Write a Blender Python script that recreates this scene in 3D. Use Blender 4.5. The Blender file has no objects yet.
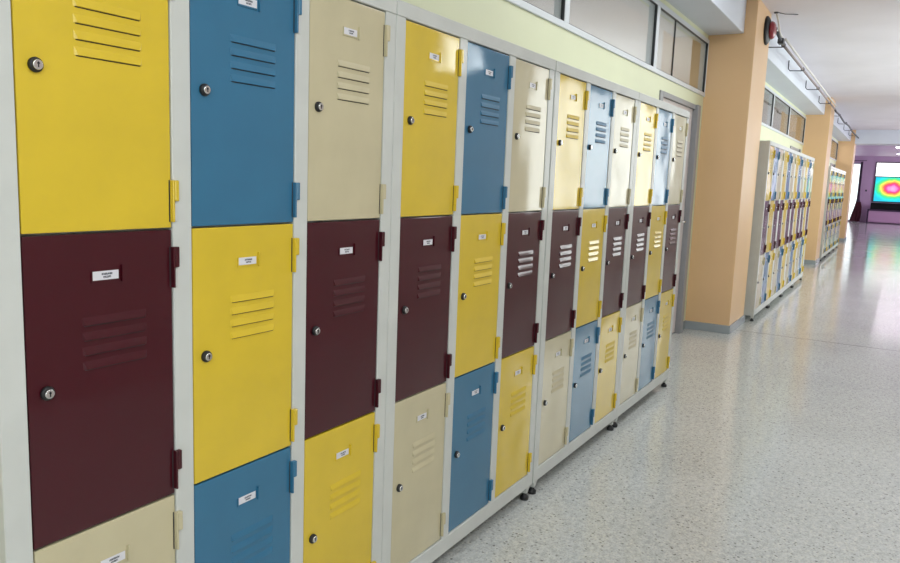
import bpy, bmesh, math, random
from mathutils import Vector, Matrix
random.seed(7)
S = bpy.context.scene
COL = S.collection

# ---------------------------------------------------------------- camera
FPX = 752.717
r = Vector((0.51300136, -0.85754164, 0.03810427))
u = Vector((0.09926261, 0.10335689, 0.98967888))
w = Vector((0.85262919, 0.50392428, -0.13814405))
cd = bpy.data.cameras.new('camera'); cam = bpy.data.objects.new('camera', cd); COL.objects.link(cam)
M = Matrix(((r.x, u.x, -w.x, 0.0), (r.y, u.y, -w.y, -1.2245), (r.z, u.z, -w.z, 1.3373), (0, 0, 0, 1)))
cam.matrix_world = M
cd.sensor_width = 36; cd.sensor_fit = 'HORIZONTAL'; cd.lens = FPX / 900 * 36
cd.clip_start = 0.02; cd.clip_end = 200
S.camera = cam

# ---------------------------------------------------------------- world, light, exposure
wd = bpy.data.worlds.new('world'); S.world = wd; wd.use_nodes = True
bg = wd.node_tree.nodes['Background']
bg.inputs[0].default_value = (0.93, 0.96, 1.0, 1); bg.inputs[1].default_value = 2.0
S.view_settings.view_transform = 'Standard'; S.view_settings.look = 'None'
S.view_settings.gamma = 1; S.view_settings.exposure = 0.06
S.view_settings.use_curve_mapping = False
try:
    S.cycles.max_bounces = 10; S.cycles.diffuse_bounces = 5; S.cycles.glossy_bounces = 4
    S.cycles.transparent_max_bounces = 12; S.cycles.use_denoising = True
    S.cycles.sample_clamp_indirect = 6
except Exception: pass

def area(name, loc, size, sizey, rot, energy, color, portal=False):
    l = bpy.data.lights.new(name, 'AREA'); l.shape = 'RECTANGLE'; l.size = size; l.size_y = sizey
    l.energy = energy; l.color = color
    if portal: l.cycles.is_portal = True
    o = bpy.data.objects.new(name, l); COL.objects.link(o); o.location = loc; o.rotation_euler = rot
    return o
area('daylight', (6.55, -2.76, 2.5), .8, .36, (math.radians(90), 0, 0), 7, (.97, .98, 1))  # lamp behind the added small high window
CW = 2.60            # distance of the right-hand wall from the locker fronts
SPANS = [(-7.6, -0.9), (8.1, 14.7), (16.3, 22.9), (25.0, 37.5)]     # glazed stretches of the right-hand wall; first and third added for light
SILL, HEAD = 0.92, 2.68
FARY = -4.2
for i, (a, b) in enumerate(SPANS):
    yy = -CW - 0.16 if i < 3 else FARY - 0.16
    # daylight coming in through the glazing (an area lamp standing outside each stretch)
    area('daylight', ((a + b) / 2, yy, (SILL + HEAD) / 2), b - a, HEAD - SILL, (math.radians(90), 0, 0), [60, 140, 80, 250][i],
         [(0.95, 0.98, 1.0), (1.0, 0.97, 0.96), (1.0, 0.88, 0.95), (0.95, 0.80, 1.0)][i])

# ---------------------------------------------------------------- materials
def mat(name, color, rough=0.5, metal=0.0, spec=0.5, coat=0.0, coat_rough=0.05, emit=None, estr=0.0):
    m = bpy.data.materials.new(name); m.use_nodes = True
    b = m.node_tree.nodes['Principled BSDF']
    b.inputs['Base Color'].default_value = (*color, 1); b.inputs['Roughness'].default_value = rough
    b.inputs['Metallic'].default_value = metal; b.inputs['Specular IOR Level'].default_value = spec
    b.inputs['Coat Weight'].default_value = coat; b.inputs['Coat Roughness'].default_value = coat_rough
    if emit: b.inputs['Emission Color'].default_value = (*emit, 1); b.inputs['Emission Strength'].default_value = estr
    return m
def N(m, t, **k):
    n = m.node_tree.nodes.new(t)
    for a, v in k.items(): setattr(n, a, v)
    return n
def L(m, a, b): m.node_tree.links.new(a, b)
def ramp(m, stops, interp='LINEAR'):
    n = N(m, 'ShaderNodeValToRGB'); e = n.color_ramp.elements; n.color_ramp.interpolation = interp
    while len(e) > 1: e.remove(e[-1])
    e[0].position = stops[0][0]; e[0].color = (*stops[0][1], 1)
    for p, c in stops[1:]:
        x = e.new(p); x.color = (*c, 1)
    return n
def srgb(r_, g_, b_):
    f = lambda c: (c / 255 / 12.92) if c / 255 <= .04045 else ((c / 255 + .055) / 1.055) ** 2.4
    return (f(r_), f(g_), f(b_))

def paint(name, c, rough=0.42, coat=0.9, wav=0.0045, mott=0.04, spec=.16):
    """gloss enamel on pressed sheet steel: faint mottling, slow waviness and orange peel"""
    m = mat(name, c, rough, spec=spec, coat=coat, coat_rough=0.02)
    b = m.node_tree.nodes['Principled BSDF']
    tc = N(m, 'ShaderNodeTexCoord'); oi = N(m, 'ShaderNodeObjectInfo')
    mu = N(m, 'ShaderNodeMath', operation='MULTIPLY'); mu.inputs[1].default_value = 37.0
    L(m, oi.outputs['Random'], mu.inputs[0])
    n1 = N(m, 'ShaderNodeTexNoise', noise_dimensions='4D'); n1.inputs['Scale'].default_value = 3.6; n1.inputs['Detail'].default_value = 0.8
    L(m, tc.outputs['Object'], n1.inputs['Vector']); L(m, mu.outputs[0], n1.inputs['W'])
    n2 = N(m, 'ShaderNodeTexNoise'); n2.inputs['Scale'].default_value = 260
    L(m, tc.outputs['Object'], n2.inputs['Vector'])
    b1 = N(m, 'ShaderNodeBump'); b1.inputs['Strength'].default_value = 1; b1.inputs['Distance'].default_value = wav
    L(m, n1.outputs['Fac'], b1.inputs['Height'])
    b2 = N(m, 'ShaderNodeBump'); b2.inputs['Strength'].default_value = 0.12; b2.inputs['Distance'].default_value = 0.0004
    L(m, n2.outputs['Fac'], b2.inputs['Height']); L(m, b1.outputs['Normal'], b2.inputs['Normal'])
    L(m, b2.outputs['Normal'], b.inputs['Normal']); L(m, b2.outputs['Normal'], b.inputs['Coat Normal'])
    n3 = N(m, 'ShaderNodeTexNoise'); n3.inputs['Scale'].default_value = 9; n3.inputs['Detail'].default_value = 3
    L(m, tc.outputs['Object'], n3.inputs['Vector'])
    rp = ramp(m, [(0.3, tuple(x * (1 - mott) for x in c)), (0.7, tuple(min(1, x * (1 + mott)) for x in c))])
    L(m, n3.outputs['Fac'], rp.inputs[0]); L(m, rp.outputs[0], b.inputs['Base Color'])
    return m
def plaster(name, c, rough=0.55, scale=60, dist=0.0006, mott=0.04, coat=0.0):
    m = mat(name, c, rough, coat=coat)
    b = m.node_tree.nodes['Principled BSDF']; tc = N(m, 'ShaderNodeTexCoord')
    n1 = N(m, 'ShaderNodeTexNoise'); n1.inputs['Scale'].default_value = scale; n1.inputs['Detail'].default_value = 4
    L(m, tc.outputs['Object'], n1.inputs['Vector'])
    bu = N(m, 'ShaderNodeBump'); bu.inputs['Strength'].default_value = 0.4; bu.inputs['Distance'].default_value = dist
    L(m, n1.outputs['Fac'], bu.inputs['Height']); L(m, bu.outputs['Normal'], b.inputs['Normal'])
    n3 = N(m, 'ShaderNodeTexNoise'); n3.inputs['Scale'].default_value = 1.4; n3.inputs['Detail'].default_value = 4
    L(m, tc.outputs['Object'], n3.inputs['Vector'])
    rp = ramp(m, [(0.3, tuple(x * (1 - mott) for x in c)), (0.7, tuple(min(1, x * (1 + mott)) for x in c))])
    L(m, n3.outputs['Fac'], rp.inputs[0]); L(m, rp.outputs[0], b.inputs['Base Color'])
    return m

MY = paint('yellow_enamel', srgb(216, 188, 50))
MB = paint('blue_enamel', srgb(50, 112, 146))
MC = paint('cream_enamel', srgb(198, 190, 156))
MM = paint('maroon_enamel', srgb(66, 12, 24), coat=.8, spec=.12)
MW = paint('pale_grey_enamel', srgb(203, 207, 202), wav=0.0006, rough=0.42, coat=0.3)
MBK = mat('black_rubber', (0.01, 0.011, 0.012), 0.5)
MCH = mat('chrome', (0.75, 0.76, 0.76), 0.22, metal=1)
MIN = mat('slot_shade', (0.03, 0.03, 0.03), 0.8)  # dark colour standing in for shade in slots
PAL = {'Y': MY, 'B': MB, 'C': MC, 'M': MM}

def card_mat():
    m = mat('name_card', (0.75, 0.76, 0.78), 0.35)
    b = m.node_tree.nodes['Principled BSDF']; tc = N(m, 'ShaderNodeTexCoord'); oi = N(m, 'ShaderNodeObjectInfo')
    sx = N(m, 'ShaderNodeSeparateXYZ'); L(m, tc.outputs['Generated'], sx.inputs[0])
    n = N(m, 'ShaderNodeTexNoise', noise_dimensions='4D'); n.inputs['Scale'].default_value = 1; n.inputs['Detail'].default_value = 2
    mp = N(m, 'ShaderNodeMapping'); mp.inputs['Scale'].default_value = (34, 1, 14)
    L(m, tc.outputs['Generated'], mp.inputs[0]); L(m, mp.outputs[0], n.inputs['Vector'])
    mu = N(m, 'ShaderNodeMath', operation='MULTIPLY'); mu.inputs[1].default_value = 91
    L(m, oi.outputs['Random'], mu.inputs[0]); L(m, mu.outputs[0], n.inputs['W'])
    gt = N(m, 'ShaderNodeMath', operation='GREATER_THAN'); gt.inputs[1].default_value = 0.44; L(m, n.outputs['Fac'], gt.inputs[0])
    def band(sock, lo, hi):
        a = N(m, 'ShaderNodeMath', operation='GREATER_THAN'); a.inputs[1].default_value = lo; L(m, sock, a.inputs[0])
        c = N(m, 'ShaderNodeMath', operation='LESS_THAN'); c.inputs[1].default_value = hi; L(m, sock, c.inputs[0])
        d = N(m, 'ShaderNodeMath', operation='MULTIPLY'); L(m, a.outputs[0], d.inputs[0]); L(m, c.outputs[0], d.inputs[1]); return d.outputs[0]
    def mulk(a, c):
        d = N(m, 'ShaderNodeMath', operation='MULTIPLY'); L(m, a, d.inputs[0]); L(m, c, d.inputs[1]); return d.outputs[0]
    def addk(a, c):
        d = N(m, 'ShaderNodeMath', operation='MAXIMUM'); L(m, a, d.inputs[0]); L(m, c, d.inputs[1]); return d.outputs[0]
    X, Z = sx.outputs['X'], sx.outputs['Z']
    l1 = mulk(band(X, .34, .76), band(Z, .54, .78)); l2 = mulk(band(X, .40, .70), band(Z, .20, .44))
    f = mulk(addk(l1, l2), gt.outputs[0])
    mx = N(m, 'ShaderNodeMix', data_type='RGBA'); mx.inputs['A'].default_value = (.72, .73, .77, 1); mx.inputs['B'].default_value = (.05, .06, .08, 1)
    L(m, f, mx.inputs['Factor']); L(m, mx.outputs['Result'], b.inputs['Base Color'])
    return m
MCARD = card_mat()

def terrazzo():
    m = mat('terrazzo', (0.5, 0.5, 0.5), 0.16, spec=0.55)
    b = m.node_tree.nodes['Principled BSDF']; tc = N(m, 'ShaderNodeTexCoord')
    def chips(scale, lo, rnd):
        v = N(m, 'ShaderNodeTexVoronoi', feature='F1'); v.inputs['Scale'].default_value = scale
        L(m, tc.outputs['Object'], v.inputs['Vector'])
        s = N(m, 'ShaderNodeSeparateColor'); L(m, v.outputs['Color'], s.inputs[0])
        g = N(m, 'ShaderNodeMath', operation='GREATER_THAN'); g.inputs[1].default_value = rnd; L(m, s.outputs[0], g.inputs[0])
        d = N(m, 'ShaderNodeMath', operation='LESS_THAN'); d.inputs[1].default_value = lo; L(m, v.outputs['Distance'], d.inputs[0])
        q = N(m, 'ShaderNodeMath', operation='MULTIPLY'); L(m, g.outputs[0], q.inputs[0]); L(m, d.outputs[0], q.inputs[1])
        return q.outputs[0]
    base = srgb(195, 198, 196)
    n = N(m, 'ShaderNodeTexNoise'); n.inputs['Scale'].default_value = 1.3; n.inputs['Detail'].default_value = 6
    L(m, tc.outputs['Object'], n.inputs['Vector'])
    rp = ramp(m, [(0.3, tuple(x * .92 for x in base)), (0.7, tuple(x * 1.06 for x in base))]); L(m, n.outputs['Fac'], rp.inputs[0])
    cur = rp.outputs[0]
    nb = N(m, 'ShaderNodeTexNoise'); nb.inputs['Scale'].default_value = 42; nb.inputs['Detail'].default_value = 5; nb.inputs['Roughness'].default_value = .7
    L(m, tc.outputs['Object'], nb.inputs['Vector'])
    rb = ramp(m, [(.36, (.80, .80, .80)), (.5, (1, 1, 1)), (.64, (1.12, 1.12, 1.1))]); L(m, nb.outputs['Fac'], rb.inputs[0])
    mm = N(m, 'ShaderNodeMix', data_type='RGBA', blend_type='MULTIPLY'); mm.inputs['Factor'].default_value = 1
    L(m, cur, mm.inputs['A']); L(m, rb.outputs[0], mm.inputs['B']); cur = mm.outputs['Result']
    for sc, lo, rd, c, f in ((140, .5, .45, srgb(160, 162, 156), .5), (90, .42, .6, srgb(216, 216, 206), .6), (75, .36, .86, srgb(118, 118, 112), .7), (52, .26, .95, srgb(84, 82, 78), .75)):
        mx = N(m, 'ShaderNodeMix', data_type='RGBA'); L(m, cur, mx.inputs['A']); mx.inputs['B'].default_value = (*c, 1)
        k = N(m, 'ShaderNodeMath', operation='MULTIPLY'); k.inputs[1].default_value = f
        L(m, chips(sc, lo, rd), k.inputs[0]); L(m, k.outputs[0], mx.inputs['Factor']); cur = mx.outputs['Result']
    L(m, cur, b.inputs['Base Color'])
    n2 = N(m, 'ShaderNodeTexNoise'); n2.inputs['Scale'].default_value = 2.2; n2.inputs['Detail'].default_value = 5
    L(m, tc.outputs['Object'], n2.inputs['Vector'])
    mr = N(m, 'ShaderNodeMapRange'); mr.inputs['To Min'].default_value = .08; mr.inputs['To Max'].default_value = .17
    L(m, n2.outputs['Fac'], mr.inputs['Value']); L(m, mr.outputs[0], b.inputs['Roughness'])
    bu = N(m, 'ShaderNodeBump'); bu.inputs['Strength'].default_value = .3; bu.inputs['Distance'].default_value = .002
    n4 = N(m, 'ShaderNodeTexNoise'); n4.inputs['Scale'].default_value = 6; L(m, tc.outputs['Object'], n4.inputs['Vector'])
    L(m, n4.outputs['Fac'], bu.inputs['Height']); L(m, bu.outputs['Normal'], b.inputs['Normal'])
    return m
MF = terrazzo()
MWALL = plaster('pale_lime_paint', srgb(216, 220, 186), .5)
MRW = plaster('cream_wall_paint', srgb(206, 192, 190), .5)
MPIL = plaster('apricot_paint', srgb(226, 188, 142), .38, scale=25, dist=.001)
MCEIL = plaster('ceiling_paint', srgb(226, 222, 230), .6)
MBEAM = plaster('beam_paint', srgb(212, 218, 228), .45)
MLIL = plaster('lilac_paint', srgb(196, 170, 196), .5)
MCLS = plaster('classroom_paint', srgb(214, 200, 188), .6)
MMARB = plaster('grey_marble', srgb(158, 166, 170), .25, scale=18, mott=.22)
MALU = mat('aluminium_frame', srgb(212, 218, 222), .35, metal=.0, coat=.2)
MGRF = mat('grey_door_frame', srgb(142, 143, 145), .4)
MDOOR = plaster('door_laminate', srgb(206, 196, 192), .4)
MSEAL = mat('black_seal', (.02, .022, .025), .5)
MJOINT = mat('joint_strip', srgb(92, 88, 84), .4)

def glassmat():
    m = bpy.data.materials.new('clear_glass'); m.use_nodes = True; nt = m.node_tree; nt.nodes.clear()
    o = N(m, 'ShaderNodeOutputMaterial'); t = N(m, 'ShaderNodeBsdfTransparent'); g = N(m, 'ShaderNodeBsdfGlossy')
    t.inputs[0].default_value = (.93, .96, .95, 1); g.inputs['Roughness'].default_value = .02
    f = N(m, 'ShaderNodeFresnel'); x = N(m, 'ShaderNodeMixShader')
    ge = N(m, 'ShaderNodeNewGeometry'); ir = N(m, 'ShaderNodeMapRange')      # both faces of the pane refract alike
    ir.inputs['To Min'].default_value = 1.5; ir.inputs['To Max'].default_value = 1 / 1.5
    L(m, ge.outputs['Backfacing'], ir.inputs['Value']); L(m, ir.outputs[0], f.inputs[0])
    L(m, f.outputs[0], x.inputs[0]); L(m, t.outputs[0], x.inputs[1]); L(m, g.outputs[0], x.inputs[2]); L(m, x.outputs[0], o.inputs[0])
    return m
MGL = glassmat()

# ---------------------------------------------------------------- mesh helpers
def BM(): return bmesh.new()
def bx(bm, x0, x1, y0, y1, z0, z1, mi=0, bev=0.0, seg=1):
    vs = bmesh.ops.create_cube(bm, size=1)['verts']
    for v in vs:
        v.co = Vector((x0 + (v.co.x + .5) * (x1 - x0), y0 + (v.co.y + .5) * (y1 - y0), z0 + (v.co.z + .5) * (z1 - z0)))
    fs = set(f for v in vs for f in v.link_faces)
    for f in fs: f.material_index = mi
    if bev > 0:
        es = list(set(e for v in vs for e in v.link_edges))
        rr = bmesh.ops.bevel(bm, geom=es, offset=bev, segments=seg, affect='EDGES', profile=.6)
        for f in rr['faces']: f.material_index = mi
def cyl(bm, c, axis, r0, r1, h, seg=20, mi=0):
    a = Vector(axis).normalized()
    q = Vector((0, 0, 1)).rotation_difference(a).to_matrix().to_4x4()
    rr = bmesh.ops.create_cone(bm, cap_ends=True, segments=seg, radius1=r0, radius2=r1, depth=h, matrix=Matrix.Translation(Vector(c) + a * h / 2) @ q)
    for f in set(f for v in rr['verts'] for f in v.link_faces): f.material_index = mi
def lathe(bm, c, axis, prof, seg=24, mi=0):
    """prof: list of (distance along axis, radius)"""
    a = Vector(axis).normalized(); q = Vector((0, 0, 1)).rotation_difference(a).to_matrix(); c = Vector(c)
    rings = []
    for d, rad in prof:
        rings.append([bm.verts.new(c + q @ Vector((rad * math.cos(2 * math.pi * k / seg), rad * math.sin(2 * math.pi * k / seg), d))) for k in range(seg)])
    for i in range(len(rings) - 1):
        for k in range(seg):
            f = bm.faces.new((rings[i][k], rings[i][(k + 1) % seg], rings[i + 1][(k + 1) % seg], rings[i + 1][k])); f.material_index = mi; f.smooth = True
    for rg in (rings[0][::-1], rings[-1]):
        f = bm.faces.new(rg); f.material_index = mi
def tube(bm, pts, rad, seg=8, mi=0):
    pts = [Vector(p) for p in pts]; rings = []
    for i, p in enumerate(pts):
        d = (pts[min(i + 1, len(pts) - 1)] - pts[max(i - 1, 0)]).normalized()
        q = Vector((0, 0, 1)).rotation_difference(d).to_matrix()
        rings.append([bm.verts.new(p + q @ Vector((rad * math.cos(2 * math.pi * k / seg), rad * math.sin(2 * math.pi * k / seg), 0))) for k in range(seg)])
    for i in range(len(rings) - 1):
        for k in range(seg):
            f = bm.faces.new((rings[i][k], rings[i][(k + 1) % seg], rings[i + 1][(k + 1) % seg], rings[i + 1][k])); f.smooth = True; f.material_index = mi
    bm.faces.new(rings[0][::-1]); bm.faces.new(rings[-1])
def obj(name, bm, mats, parent=None, loc=(0, 0, 0)):
    bmesh.ops.recalc_face_normals(bm, faces=bm.faces)
    me = bpy.data.meshes.new(name); bm.to_mesh(me); bm.free()
    for m in (mats if isinstance(mats, (list, tuple)) else [mats]): me.materials.append(m)
    o = bpy.data.objects.new(name, me); COL.objects.link(o); o.location = loc
    if parent: o.parent = parent
    return o
def struct(name, bm, mats, parent=None):
    o = obj(name, bm, mats, parent)
    if not parent: o['kind'] = 'structure'
    return o
def tag(o, label, cat, group=None):
    o['label'] = label; o['category'] = cat
    if group: o['group'] = group
    return o
def thing(name, label, cat, loc=(0, 0, 0), group=None):
    o = bpy.data.objects.new(name, None); COL.objects.link(o); o.location = loc; o.empty_display_size = .1
    return tag(o, label, cat, group)

# ---------------------------------------------------------------- the corridor shell
CZ = 2.98; YW = 0.42; YW2 = 0.54; XB = -8.6; XE = 38.95; XH = 23.95
ROOMY = 5.6
bm = BM(); bx(bm, XB - .2, XE + .2, -4.5, ROOMY + .2, -.12, 0); struct('floor', bm, MF)
for i, xj in enumerate((7.42, 15.36, 23.3)):
    bm = BM(); bx(bm, xj, xj + .012, -CW, .02, -.004, .0006); struct('trim_%d' % (i + 1), bm, MJOINT)
bm = BM(); bx(bm, XB - .2, XE + .2, -4.5, ROOMY + .2, CZ, CZ + .15); struct('ceiling', bm, MCEIL)
bm = BM(); bx(bm, XH, XE, -4.2, 3.0, CZ - .03, CZ); struct('ceiling', bm, MLIL)
# pillars
PX = [(-0.75, 0.0), (7.18, 7.92), (15.15, 15.9), (23.1, 23.85)]
for i, (a, b) in enumerate(PX):
    bm = BM(); bx(bm, a, b, .02, YW2 + .02, 0, CZ, bev=.008, seg=2)
    p = struct('pillar', bm, MPIL)
    bm = BM(); bx(bm, a - .012, b + .012, .008, YW2, 0, .075, bev=.002); struct('baseboard_pillar', bm, MMARB)
# edge beam above the clerestory windows
BAYS = [(-7.2 - .65, -.75), (0.0, 7.2), (7.95, 15.15), (15.9, 23.1)]
for i, (a, b) in enumerate(BAYS):
    bm = BM(); bx(bm, a, b, .12, YW2, 2.68, CZ, bev=.004); struct('trim_%d' % (i + 5), bm, MBEAM)
# left wall with clerestory openings; each bay a wall of its own
WZ0, WZ1 = 2.14, 2.64
def leftwall(a, b, door=None, clere=True):
    bm = BM()
    top = WZ0 if clere else CZ
    if door:
        d0, d1, dz = door
        bx(bm, a, d0, YW, YW2, 0, top); bx(bm, d1, b, YW, YW2, 0, top); bx(bm, d0, d1, YW, YW2, dz, top)
    else: bx(bm, a, b, YW, YW2, 0, top)
    if clere: bx(bm, a, b, YW, YW2, WZ1, 2.68)
    return bm
DOORS = {1: (5.78, 6.93, 2.02), 2: (13.45, 14.6, 2.02), 3: (21.4, 22.55, 2.02)}
struct('wall_left', leftwall(XB, -.75, None, False), MWALL)
for i in (1, 2, 3):
    a, b = BAYS[i]; struct('wall_left', leftwall(a, b, DOORS[i]), MWALL)
    d0, d1, dz = DOORS[i]
    for x0, x1 in ((a, d0), (d1, b)):
        bm = BM(); bx(bm, x0, x1, YW - .012, YW, 0, .075, bev=.002); struct('baseboard_left', bm, MMARB)
    # door
    bm = BM(); bx(bm, d0 + .06, d1 - .06, YW + .012, YW + .05, 0.01, dz - .02, bev=.002)
    D = struct('door_%d' % i, bm, MDOOR)
    bm = BM()
    bx(bm, d0 - .02, d0 + .06, YW - .012, YW2 - .002, 0, dz + .02, bev=.004); bx(bm, d1 - .06, d1 + .04, YW - .035, YW2 - .002, 0, dz + .02, bev=.004)
    bx(bm, d0 + .06, d1 - .06, YW - .012, YW2 - .002, dz - .02, dz + .02, bev=.002)
    obj('door_frame', bm, MGRF, D)
    bm = BM(); tube(bm, [(d1 - .14, YW + .03, 1.02), (d1 - .14, YW - .02, 1.02), (d1 - .26, YW - .025, 1.02)], .009); bx(bm, d1 - .16, d1 - .12, YW + .022, YW + .03, .93, 1.08)
    obj('door_handle', bm, MCH, D)
# clerestory glazing
MULL = {1: [0.55, 2.22, 3.89, 5.57], 2: [9.62, 11.28, 13.0], 3: [17.5, 19.2, 20.9]}
SASH = {1: [6.08], 2: [], 3: []}
for i in (1, 2, 3):
    a, b = BAYS[i]; xs = [a] + MULL[i] + [b]
    bm = BM(); t = .035
    bx(bm, a, b, YW - .012, YW + .06, WZ0, WZ0 + t, bev=.003); bx(bm, a, b, YW - .012, YW + .06, WZ1 - t, WZ1, bev=.003)
    for k, x in enumerate(xs):
        if k == 0: x0, x1 = x, x + .03
        elif k == len(xs) - 1: x0, x1 = x - .03, x
        else: x0, x1 = x - .031, x + .031
        bx(bm, x0, x1, YW - .010, YW + .058, WZ0 + t, WZ1 - t, bev=.003)
    W = struct('window_%d' % i, bm, MALU)
    for k in range(len(xs) - 1):
        bm = BM(); bx(bm, xs[k] + .031, xs[k + 1] - .031, YW + .004, YW + .009, WZ0 + t, WZ1 - t); obj('pane', bm, MGL, W)
        bm = BM(); e = .004
        for (x0, x1, z0, z1) in ((xs[k] + .031, xs[k + 1] - .031, WZ0 + t, WZ0 + t + e), (xs[k] + .031, xs[k + 1] - .031, WZ1 - t - e, WZ1 - t),
                                 (xs[k] + .031, xs[k] + .031 + e, WZ0 + t, WZ1 - t), (xs[k + 1] - .031 - e * 2.2, xs[k + 1] - .031, WZ0 + t, WZ1 - t)):
            bx(bm, x0, x1, YW - .006, YW + .012, z0, z1)
        for x in SASH[i]:
            if xs[k] < x < xs[k + 1]: bx(bm, x - .004, x + .004, YW + .000, YW + .013, WZ0 + t, WZ1 - t)
        obj('glazing_seal', bm, MSEAL, W)
# classrooms behind the clerestory
for i, (a, b) in enumerate([(-.2, 13.4), (13.55, 24.0)]):
    bm = BM()
    bx(bm, a - .1, a, YW2, ROOMY, 0, CZ); 
    bx(bm, a, b, ROOMY, ROOMY + .12, 0, .9); bx(bm, a, b, ROOMY, ROOMY + .12, 2.5, CZ)
    for x0, x1 in ((a, a + .7), (a + 3.5, a + 4.1), (b - .7, b)): bx(bm, x0, x1, ROOMY, ROOMY + .12, .9, 2.5)
    struct('wall_classroom', bm, MCLS)
bm = BM(); bx(bm, 24.0, 24.1, YW2, ROOMY, 0, CZ); struct('wall_classroom', bm, MCLS)
MTUBE = mat('lamp_tube', (1, 1, 1), .4, emit=(1, .98, .95), estr=5.0)
for i, (x, y) in enumerate([(9.65, 2.06), (16.6, 2.3), (21.4, 2.3)]):  # first stands for the bright strip in the panes; others added for light
    c = thing('ceiling_light', ['long fluorescent batten on classroom ceiling seen through the nearest high panes',
                                'long fluorescent batten added for light in the room behind the second window strip',
                                'long fluorescent batten added for light in the room behind the farthest lockers'][i], 'light', (x, y, CZ), 'classroom battens')
    bm = BM(); bx(bm, -.75, .75, -.05, .05, -.05, 0, bev=.004); obj('housing', bm, MALU, c)
    bm = BM(); cyl(bm, (-.72, 0, -.07), (1, 0, 0), .018, .018, 1.44, 12); obj('lamp_tube', bm, MTUBE, c)
    area('classroom_lamp', (x, y, CZ - .1), 1.4, .1, (0, 0, 0), 90, (1, .96, .92)); area('added_classroom_fill', (x, y + 1.2, 1.2), 3.5, 2.0, (math.radians(180), 0, 0), 28, (1, .92, .88))  # unseen upward lamp added to brighten the room behind the panes

MPANEL = mat('added_panel_diffuser', (1, 1, 1), .4, emit=(.95, .98, 1), estr=.8)
for x, yl, pw in ((-4.4, -2.08, 19), (-2.4, -2.08, 19), (-.5, -2.08, 21), (1.2, -2.08, 24), (3.9, -.66, 14), (5.45, -.66, 16)):  # panels added above the view to brighten the near bay
    c = thing('ceiling_light', 'unseen flat ceiling light panel added to brighten the near lockers, above the frame', 'light', (x, yl, CZ), 'added ceiling panels of the near bay')
    bm = BM(); bx(bm, -.62, .62, -.47, .47, -.045, 0, bev=.004); obj('housing', bm, MALU, c)
    bm = BM(); bx(bm, -.59, .59, -.44, .44, -.052, -.045); obj('diffuser', bm, MPANEL, c)
    area('added_panel_lamp', (x, yl, CZ - .06), 1.14, .86, (0, 0, 0), pw, (.93, .975, 1))

# right wall and its glazing
TR = (6.15, 6.95, 2.32, 2.68)  # small high window added for the highlights on the upper doors
def openwall(y0, y1, x0, x1, spans, sill, head):
    bm = BM(); bx(bm, x0, x1, y0, y1, 0, sill); bx(bm, x0, x1, y0, y1, head, CZ)
    e = x0
    for a, b in spans:
        if e < TR[0] < a:
            bx(bm, e, TR[0], y0, y1, sill, head); bx(bm, TR[0], TR[1], y0, y1, sill, TR[2]); e = TR[1]
        bx(bm, e, a, y0, y1, sill, head); e = b
    bx(bm, e, x1, y0, y1, sill, head); return bm
struct('wall_right', openwall(-CW - .15, -CW, XB, XH, SPANS[:3], SILL, HEAD), MRW)
struct('wall_right', openwall(FARY - .15, FARY, XH, XE, SPANS[3:], SILL, HEAD), MLIL)
bm = BM(); bx(bm, XH - .15, XH, FARY, -CW - .15, 0, CZ); struct('wall_right', bm, MLIL)
bm = BM(); bx(bm, XB - .15, XB, -CW, YW2, 0, CZ); struct('wall_back', bm, MRW)
for i, (a, b) in enumerate(SPANS):
    y = -CW if i < 3 else FARY
    bm = BM(); bx(bm, a, b, y - .09, y - .03, SILL, SILL + .05); bx(bm, a, b, y - .09, y - .03, HEAD - .05, HEAD)
    n = round((b - a) / 1.65)
    for k in range(n + 1):
        x = a + (b - a) * k / n; x0 = min(max(x - .025, a), b - .05); bx(bm, x0, x0 + .05, y - .09, y - .03, SILL + .05, HEAD - .05)
    W = struct('window_%d' % (i + 4), bm, MALU)
    for k in range(n):
        x0 = a + (b - a) * k / n + .02; x1 = a + (b - a) * (k + 1) / n - .02
        bm = BM(); bx(bm, x0, x1, y - .063, y - .057, SILL + .05, HEAD - .05); obj('pane', bm, MGL, W)
bm = BM()
for q in ((TR[0], TR[1], TR[2], TR[2] + .03), (TR[0], TR[1], TR[3] - .03, TR[3]), (TR[0], TR[0] + .03, TR[2] + .03, TR[3] - .03), (TR[1] - .03, TR[1], TR[2] + .03, TR[3] - .03)):
    bx(bm, q[0], q[1], -CW - .09, -CW - .03, q[2], q[3])
W = struct('window_8', bm, MALU)
bm = BM(); bx(bm, TR[0] + .03, TR[1] - .03, -CW - .063, -CW - .057, TR[2] + .03, TR[3] - .03); obj('pane', bm, MGL, W)
# far hall
bm = BM(); bx(bm, XH - .85, XH - .1, -CW, .02, 2.62, CZ, bev=.004); struct('trim_10', bm, MBEAM)
bm = BM(); bx(bm, XH - .1, XH, -CW, 3.0, 2.62, CZ); struct('trim_11', bm, MBEAM)
bm = BM(); bx(bm, XH, XE, 3.0, 3.15, 0, CZ); struct('wall_left', bm, MLIL)
bm = BM(); bx(bm, 24.1, 24.25, YW2, 3.0, 0, CZ); struct('wall_hall', bm, MLIL)
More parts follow.
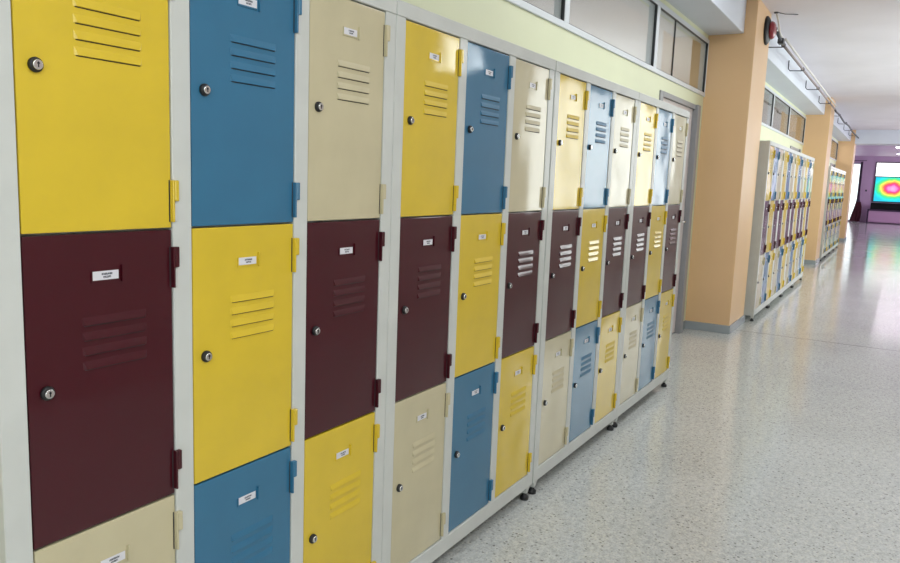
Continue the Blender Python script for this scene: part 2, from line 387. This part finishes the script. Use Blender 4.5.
# end wall with a tall glazed door at its left
ED0, ED1, EDZ = .50, 2.0, 2.64
bm = BM(); bx(bm, XE, XE + .15, FARY, ED0, 0, CZ); bx(bm, XE, XE + .15, ED1, 3.15, 0, CZ); bx(bm, XE, XE + .15, ED0, ED1, EDZ, CZ)
struct('wall_end', bm, MLIL)
bm = BM()
for y0, y1 in ((ED0, ED0 + .05), (1.22, 1.28), (ED1 - .05, ED1)): bx(bm, XE + .04, XE + .1, y0, y1, 0, EDZ)
bx(bm, XE + .04, XE + .1, ED0 + .05, ED1 - .05, EDZ - .05, EDZ); bx(bm, XE + .04, XE + .1, ED0 + .05, ED1 - .05, 0, .08)
D = struct('door_4', bm, MALU)
for y0, y1 in ((ED0 + .05, 1.22), (1.28, ED1 - .05)):
    bm = BM(); bx(bm, XE + .065, XE + .071, y0, y1, .08, EDZ - .05); obj('pane', bm, MGL, D)

# ---------------------------------------------------------------- lockers
DW, GAP, OUT = 0.300, 0.0455, 0.0472
BW = 3 * DW + 2 * GAP + 2 * OUT
Z3, Z2, Z1, Z0 = 1.7624, 1.215, .6672, .1168
TOPZ, BOTZ, DEP = 1.805, .058, .395
def door_mesh(wd_, h, m):
    """pressed door: folded edges, four hooded louvres; origin at lower left front corner"""
    bm = BM(); g = .0035
    bx(bm, g, wd_ - g * .6, 0, .018, g * .6, h - g * .6, bev=.0022, seg=2)
    for k in range(4):
        zt = .3965 - k * .0267; x0, x1 = .104, .237; hh = .0145; o = .0040
        a = bm.verts.new((x0, -.0002, zt)); b = bm.verts.new((x1, -.0002, zt))
        c = bm.verts.new((x0 + .006, -o, zt - hh)); d = bm.verts.new((x1 - .006, -o, zt - hh))
        e = bm.verts.new((x0, .0005, zt - hh - .0008)); f = bm.verts.new((x1, .0005, zt - hh - .0008))
        m1 = bm.verts.new((x0 + .003, -o * .62, zt - hh * .5)); m2 = bm.verts.new((x1 - .003, -o * .62, zt - hh * .5))
        for q in ((a, b, m2, m1), (m1, m2, d, c), (a, m1, c, e), (b, f, d, m2)): bm.faces.new(q)
        bm.faces.new((c, d, f, e))
        bx(bm, x0 + .004, x1 - .004, -.0004, .001, zt - hh - .0022, zt - hh, mi=1)  # dark strip painted as the shade in the louvre opening
    bmesh.ops.recalc_face_normals(bm, faces=bm.faces)
    me = bpy.data.meshes.new('door'); bm.to_mesh(me); bm.free(); me.materials.append(m); me.materials.append(MIN)
    return me
def lock_mesh():
    bm = BM()
    lathe(bm, (0, 0, 0), (0, -1, 0), [(0, .0120), (.004, .0123), (.007, .0112), (.008, .0092)], 24, 0)
    lathe(bm, (0, -.0075, 0), (0, -1, 0), [(0, .0084), (.003, .0084), (.004, .0073)], 24, 1)
    bx(bm, -.0008, .0008, -.0122, -.0113, -.0045, .0045, mi=0); cyl(bm, (0, -.0112, .002), (0, -1, 0), .002, .002, .001, 10, 0)
    me = bpy.data.meshes.new('lock'); bmesh.ops.recalc_face_normals(bm, faces=bm.faces); bm.to_mesh(me); bm.free(); me.materials.append(MBK); me.materials.append(MCH); return me
def hinge_mesh(m):
    bm = BM()
    bx(bm, -.0088, -.0046, -.0110, -.0003, 0, .081, mi=0, bev=.0008)            # rolled edge of the door leaf
    bx(bm, -.0042, .0052, -.0120, -.0003, .0405, .081, mi=0, bev=.0016)         # upper knuckle in the colour of the door
    bx(bm, -.0042, .0050, -.0055, -.0003, 0, .0395, mi=1, bev=.0016)            # lower knuckle on the frame
    bx(bm, -.0112, -.0088, -.0010, -.0003, 0, .081, mi=2)                       # dark strip painted as the shade in the groove beside the leaf
    me = bpy.data.meshes.new('hinge'); bmesh.ops.recalc_face_normals(bm, faces=bm.faces); bm.to_mesh(me); bm.free()
    for q in (m, MW, MIN): me.materials.append(q)
    return me
def holder_mesh(m):
    bm = BM()
    bx(bm, -.003, .0545, -.0022, -.0003, -.0030, .0002, mi=0); bx(bm, -.003, -.0005, -.0022, -.0003, .0002, .017, mi=0)
    bx(bm, .0570, .0605, -.0060, -.0003, -.005, .026, mi=0)
    me = bpy.data.meshes.new('card_holder'); bmesh.ops.recalc_face_normals(bm, faces=bm.faces); bm.to_mesh(me); bm.free(); me.materials.append(m); return me
def card_mesh():
    bm = BM(); bx(bm, 0, .052, -.0016, -.0004, .0006, .0168)
    me = bpy.data.meshes.new('name_card'); bm.to_mesh(me); bm.free(); me.materials.append(MCARD); return me
HH = {0: Z3 - Z2, 1: Z2 - Z1, 2: Z1 - Z0}
DM = {(k, i): door_mesh(DW, HH[i], m) for k, m in PAL.items() for i in range(3)}
HM = {k: hinge_mesh(m) for k, m in PAL.items()}; CM = {k: holder_mesh(m) for k, m in PAL.items()}
LM = lock_mesh(); KM = card_mesh()
def link(name, me, parent, loc, rot=(0, 0, 0)):
    o = bpy.data.objects.new(name, me); COL.objects.link(o); o.parent = parent; o.location = loc; o.rotation_euler = rot; return o
def frame_mesh():
    bm = BM(); f = -.0025
    xs = [0, OUT + DW, OUT + 2 * DW + GAP, OUT + 3 * DW + 2 * GAP]; ws = [OUT, GAP, GAP, OUT]
    e = .0012
    for i, (x, ww) in enumerate(zip(xs, ws)):
        x0 = x + (e if i == 0 else 0); x1 = x + ww - (e if i == 3 else 0)
        bx(bm, x0, x1, f, .03, BOTZ + .004, Z3 + .002, bev=.0016)
    bx(bm, e, BW - e, f - .0022, .03, Z3 + .001, TOPZ, bev=.002)                       # top rail, slightly proud
    bx(bm, e, BW - e, f - .0008, .03, BOTZ, Z0 - .001, bev=.002)                       # bottom rail
    bx(bm, e, .004, .03, DEP, BOTZ, TOPZ - .002); bx(bm, BW - .004, BW - e, .03, DEP, BOTZ, TOPZ - .002)
    bx(bm, .004, BW - .004, .03, DEP, TOPZ - .006, TOPZ - .002); bx(bm, .004, BW - .004, .03, DEP, BOTZ + .004, BOTZ + .008)
    bx(bm, .004, BW - .004, DEP - .004, DEP, BOTZ + .008, TOPZ - .006)
    for x in (xs[1] + GAP / 2, xs[2] + GAP / 2): bx(bm, x - .002, x + .002, .03, DEP - .004, BOTZ + .008, TOPZ - .006)
    for z in (Z1, Z2): bx(bm, .004, BW - .004, .022, DEP - .004, z - .002, z + .002)
    # tapered leg brackets at the four corners
    for x in (.019, BW - .049):
        for y in (.0, DEP - .04):
            vs = [(x, y, BOTZ + .001), (x + .03, y, BOTZ + .001), (x + .03, y + .03, BOTZ + .001), (x, y + .03, BOTZ + .001)]
            lo = [(x + .005, y + .004, .03), (x + .025, y + .004, .03), (x + .025, y + .026, .03), (x + .005, y + .026, .03)]
            A = [bm.verts.new(v) for v in vs]; B = [bm.verts.new(v) for v in lo]
            for k in range(4): bm.faces.new((A[k], A[(k + 1) % 4], B[(k + 1) % 4], B[k]))
            bm.faces.new(A[::-1]); bm.faces.new(B)
    bmesh.ops.recalc_face_normals(bm, faces=bm.faces)
    me = bpy.data.meshes.new('frame'); bm.to_mesh(me); bm.free(); me.materials.append(MW); return me
def foot_mesh():
    bm = BM(); lathe(bm, (0, 0, 0), (0, 0, 1), [(0, .018), (.012, .019), (.018, .013), (.024, .008), (.032, .007)], 16)
    me = bpy.data.meshes.new('foot'); bmesh.ops.recalc_face_normals(bm, faces=bm.faces); bm.to_mesh(me); bm.free(); me.materials.append(MBK); return me
FM = frame_mesh(); FT = foot_mesh()
ROWS = ['YBC', 'MYM', 'CBY']; SPECIAL = {0: {2: 'CBY'}}
def bank(x, y, label, group, tilt=0.0):
    t = thing('locker_bank', label, 'lockers', (x, y, 0), group)
    t.rotation_euler.y = tilt
    link('frame', FM, t, (0, 0, 0))
    for fx in (.034, BW - .034):
        for fy in (.015, DEP - .025): link('foot', FT, t, (fx, fy, 0))
    for c in range(3):
        x0 = OUT + c * (DW + GAP)
        for rw in range(3):
            k = ROWS[rw][c]; zb = (Z2, Z1, Z0)[rw]
            ang = random.uniform(-.0035, .001); tz = random.uniform(-.001, .001)
            d = link('door', DM[(k, rw)], t, (x0, 0.0005, zb), (tz, 0, ang))
            d['label'] = {'Y': 'yellow door', 'B': 'blue door', 'C': 'cream door', 'M': 'maroon door'}[k] + ' in the ' + ('top', 'middle', 'bottom')[rw] + ' row'
            link('lock', LM, d, (.0355, 0, .2755)); link('hinge', HM[k], d, (.3035, 0, .0135)); link('hinge', HM[k], d, (.3035, 0, .4315))
            h = link('card_holder', CM[k], d, (.1265, 0, .4605)); link('name_card', KM, d, (.1265, 0, .4605))
    return t
X1 = 0.6920 - OUT
lab1 = ['pale grey framed locker bank nearest the camera, cut by the left edge',
        'pale grey framed locker bank, second from the camera in the near row',
        'pale grey framed locker bank, third in the near row with glare on its top doors',
        'pale grey framed locker bank ending the near row beside the grey door frame']
for i in range(4):
    bank(X1 + i * (BW - .00015) + (0, .0003, .0095, .0098)[i], 0, lab1[i], 'lockers of the near row')
lab2 = ['colourful locker bank touching the first apricot pillar, its grey side showing',
        'colourful locker bank beyond the first pillar, second of that row',
        'colourful locker bank beyond the first pillar, third of that row',
        'colourful locker bank beyond the first pillar, last of that row before the second pillar']
for i in range(4): bank(8.02 + i * (BW + .001), -.056, lab2[i], 'lockers between the first and second pillars')
lab3 = ['distant locker bank directly behind the second apricot pillar', 'distant locker bank, second past the second pillar',
        'distant locker bank, third past the second pillar', 'distant locker bank, last one before the third pillar']
for i in range(4): bank(16.0 + i * (BW + .001), -.008, lab3[i], 'lockers beyond the second pillar')

# ---------------------------------------------------------------- bell, cables and pipe
b = thing('fire_bell', 'red alarm bell on black back plate high on the first apricot pillar', 'bell', (7.68, .02, 2.785))
bm = BM(); lathe(bm, (0, 0, 0), (0, -1, 0), [(0, .126), (.010, .130), (.022, .118), (.034, .098), (.040, .08)], 36); obj('back_plate', bm, MBK, b)
MRED = mat('red_enamel', srgb(136, 24, 44), .3, coat=.5)
bm = BM(); lathe(bm, (0, -.039, 0), (0, -1, 0), [(0, .080), (.018, .080), (.034, .070), (.046, .048), (.052, .02)], 36); obj('gong', bm, MRED, b)
bm = BM(); lathe(bm, (0, -.090, 0), (0, -1, 0), [(0, .012), (.010, .012), (.013, .006)], 12); obj('bolt', bm, MCH, b)
MPIPE = mat('grey_pipe', srgb(136, 124, 122), .45); MDK = mat('dark_bracket', srgb(60, 62, 70), .5)
MCAB = mat('white_cable', srgb(214, 210, 204), .5)
pz = 2.765; py = -.045
pp = thing('conduit_pipe', 'long grey conduit pipe running past the pillars under the ceiling', 'pipe', (8.33, py, pz))
bm = BM(); tube(bm, [(0, 0, 0)] + [(k * 1.0, 0, .002 * math.sin(k * 2.1)) for k in range(1, 7)] + [(6.72, 0, 0)], .014, 10); obj('pipe', bm, MPIPE, pp)
bm = BM(); tube(bm, [(0.0, -.02, .05)] + [(k * 1.0, -.022, .045) for k in range(1, 7)] + [(6.72, -.022, .045)], .011, 8); obj('cable', bm, MCAB, pp)
bm = BM(); tube(bm, [(6.72, 0, 0), (6.85, -.01, -.03), (7.7, -.01, -.01), (9, -.01, -.04), (10.5, -.01, 0), (12, -.01, -.03), (14.8, -.01, 0)], .016, 8); obj('cable', bm, MDK, pp)
for k, x in enumerate([.05, 1.75, 3.65, 5.6, 7.9, 9.8, 11.7, 13.6]):
    bm = BM(); inpil = 15.1 < 8.2 + x < 15.95
    yb = .16
    tube(bm, [(x, -.015, -.016), (x, .02, -.018), (x, yb - .02, -.012), (x, yb, .01), (x, yb, .09 if yb < .15 else .11)], .006, 6); cyl(bm, (x - .02, 0, 0), (1, 0, 0), .021, .021, .04, 10)
    obj('hanger', bm, MDK, pp)
c = thing('cable_loop', 'white cable looping from the ceiling down past the red bell', 'cable', (7.84, 0, CZ))
bm = BM(); tube(bm, [(0, -.03, 0), (.06, -.035, -.03), (.1, -.05, -.10), (.14, -.055, -.15), (.24, -.055, -.17), (.36, -.06, -.18)], .009, 8); obj('cable', bm, MCAB, c)
bm = BM(); tube(bm, [(-.02, -.02, -.002), (.06, -.1, -.012), (.16, -.2, -.004)], .004, 6); lathe(bm, (0, -.03, 0), (0, 0, -1), [(0, .02), (.012, .018)], 12); obj('ceiling_rose', bm, MDK, c)
bm = BM(); tube(bm, [(.13, -.02, -.12), (.18, -.04, -.18), (.30, -.05, -.205), (.36, -.045, -.21)], .014, 8); bx(bm, .30, .40, -.075, -.02, -.235, -.185, bev=.004); obj('junction_box', bm, MDK, c)

# ---------------------------------------------------------------- far hall furnishings
def heat():
    m = mat('heat_picture', (0, 0, 0), .3)
    b = m.node_tree.nodes['Principled BSDF']; tc = N(m, 'ShaderNodeTexCoord')
    mp = N(m, 'ShaderNodeMapping'); mp.inputs['Location'].default_value = (0, .80, -1.56); mp.inputs['Scale'].default_value = (0, .95, 1.35)
    mp.vector_type = 'POINT'
    sub = N(m, 'ShaderNodeVectorMath', operation='SUBTRACT'); sub.inputs[1].default_value = (0, -.80, 1.56)
    L(m, tc.outputs['Object'], sub.inputs[0])
    sc = N(m, 'ShaderNodeVectorMath', operation='MULTIPLY'); sc.inputs[1].default_value = (0, 1.0, 1.42); L(m, sub.outputs[0], sc.inputs[0])
    ln = N(m, 'ShaderNodeVectorMath', operation='LENGTH'); L(m, sc.outputs[0], ln.inputs[0])
    sub2 = N(m, 'ShaderNodeVectorMath', operation='SUBTRACT'); sub2.inputs[1].default_value = (0, -1.85, 1.52); L(m, tc.outputs['Object'], sub2.inputs[0])
    sc2 = N(m, 'ShaderNodeVectorMath', operation='MULTIPLY'); sc2.inputs[1].default_value = (0, 1.0, 1.42); L(m, sub2.outputs[0], sc2.inputs[0])
    ln2 = N(m, 'ShaderNodeVectorMath', operation='LENGTH'); L(m, sc2.outputs[0], ln2.inputs[0])
    mn = N(m, 'ShaderNodeMath', operation='MINIMUM'); L(m, ln.outputs['Value'], mn.inputs[0]); L(m, ln2.outputs['Value'], mn.inputs[1])
    nz = N(m, 'ShaderNodeTexNoise'); nz.inputs['Scale'].default_value = 5; nz.inputs['Detail'].default_value = 3; L(m, tc.outputs['Object'], nz.inputs['Vector'])
    a = N(m, 'ShaderNodeMath', operation='MULTIPLY_ADD'); a.inputs[1].default_value = .22; a.inputs[2].default_value = -.11; L(m, nz.outputs['Fac'], a.inputs[0])
    s = N(m, 'ShaderNodeMath', operation='ADD'); L(m, mn.outputs[0], s.inputs[0]); L(m, a.outputs[0], s.inputs[1])
    rp = ramp(m, [(0, (.95, .45, .75)), (.16, (.9, .25, .62)), (.25, (.75, .05, .30)), (.33, (.9, .12, .08)), (.40, (.95, .55, .10)), (.46, (.85, .9, .12)),
                  (.54, (.15, .8, .15)), (.62, (.05, .72, .42)), (.70, (.02, .80, .72)), (.85, (.02, .55, .75))])
    L(m, s.outputs[0], rp.inputs[0]); L(m, rp.outputs[0], b.inputs['Emission Color']); b.inputs['Emission Strength'].default_value = 1.2
    return m
MHOT = heat(); MSCW = mat('lit_white_screen', (0, 0, 0), .3, emit=(1, .99, 1), estr=2.2)
sc = thing('projection_screen', 'large lit screen on the end wall showing a rainbow heat picture', 'screen', (XE - .06, 0, 0))
bm = BM(); bx(bm, 0, .055, -2.72, -.06, .93, 2.70, bev=.004); obj('housing', bm, MDK, sc)
bm = BM(); bx(bm, -.004, 0, -2.68, -.10, 2.08, 2.66); obj('bright_header', bm, MSCW, sc)
bm = BM(); bx(bm, -.004, 0, -2.68, -.12, .97, 2.035); obj('picture', bm, MHOT, sc)
MTABD = mat('dark_purple_laminate', srgb(58, 40, 66), .4); MTABP = mat('lilac_panel', srgb(186, 150, 178), .5)
tb = thing('long_table', 'long dark edged table with lilac front panel under the screen', 'table', (38.2, 0, 0))
bm = BM(); bx(bm, 0, .5, -2.9, .05, .545, .61, bev=.004); obj('tabletop', bm, MTABD, tb)
for y in (.0, -2.86):
    bm = BM(); bx(bm, .0, .06, y - .01, y + .05, 0, .545); obj('leg', bm, MTABD, tb)
    bm = BM(); bx(bm, .44, .49, y, y + .04, 0, .545); obj('leg', bm, MTABD, tb)
bm = BM(); bx(bm, .03, .05, -2.81, -.01, .05, .545); obj('front_panel', bm, MTABP, tb)
bm = BM(); bx(bm, 38.26, 38.6, -2.6, -.05, .611, .90, bev=.01); bk = obj('equipment_case', bm, mat('matt_black', (.004, .005, .005), .7, spec=.2)); tag(bk, 'long low black case lying on the table below the screen', 'case')
bm = BM(); bx(bm, XE - .02, XE, .18, .25, 1.38, 1.46, bev=.004); so = obj('wall_switch', bm, MDK); tag(so, 'small dark wall switch between the curtain and the screen', 'switch')
# curtain gathered back at its foot
MCUR = mat('plum_curtain', srgb(104, 84, 108), .8); MCUR2 = mat('russet_hem', srgb(98, 48, 58), .8)
def curtain(zs, mi):
    bm = BM(); nx = 26; rows_ = []
    for (z, ya, yb) in zs:
        rw = []
        for k in range(nx + 1):
            tt = k / nx; y = ya + (yb - ya) * tt; rw.append((XE - .16 + .03 * math.sin(tt * 26), y, z))
        rows_.append(rw)
    F_ = [[bm.verts.new(p) for p in rw] for rw in rows_]; B_ = [[bm.verts.new((p[0] + .012, p[1], p[2])) for p in rw] for rw in rows_]
    for i in range(len(zs) - 1):
        for k in range(nx):
            bm.faces.new((F_[i][k], F_[i][k + 1], F_[i + 1][k + 1], F_[i + 1][k])); bm.faces.new((B_[i][k + 1], B_[i][k], B_[i + 1][k], B_[i + 1][k + 1]))
        for k in (0, nx): bm.faces.new((F_[i][k], F_[i + 1][k], B_[i + 1][k], B_[i][k]))
    for rr in (0, -1):
        for k in range(nx): bm.faces.new((F_[rr][k], B_[rr][k], B_[rr][k + 1], F_[rr][k + 1]))
    return bm
cu = thing('curtain', 'dark plum curtain hanging beside the bright glazed end door', 'curtain', (0, 0, 0))
obj('drape', curtain([(2.70, .535, .44), (2.3, .535, .44), (1.97, .53, .44), (1.5, .53, .44), (1.0, .55, .42), (.9, .56, .38)], 0), MCUR, cu)
obj('hem', curtain([(.9, .56, .36), (.7, .60, .31), (.45, .66, .30), (.16, .73, .32), (.03, .74, .34)], 0), MCUR2, cu)
bm = BM(); tube(bm, [(XE - .16, 2.1, 2.74), (XE - .16, .3, 2.74)], .014, 8); obj('curtain_rod', bm, MDK, cu)
MLAMP = mat('lit_diffuser', (1, 1, 1), .4, emit=(1, .86, 1), estr=6)
for i, x in enumerate([26.5, 30.2, 35.2]):
    c = thing('ceiling_light', ['flush ceiling light just beyond the cross beam in the lilac hall', 'lit ceiling light in the middle of the lilac hall', 'lit ceiling light nearest the bright screen'][i], 'light', (x, -1.45, CZ - .03), 'lilac hall lights')
    bm = BM(); bx(bm, -.3, .3, -.62, .62, -.05, 0, bev=.005); obj('housing', bm, MALU, c)
    bm = BM(); bx(bm, -.27, .27, -.59, .59, -.062, -.05); obj('diffuser', bm, MLAMP, c)
    area('hall_lamp', (x, -1.45, CZ - .08), .5, 1.1, (0, 0, 0), 45, (.92, .72, 1.0))
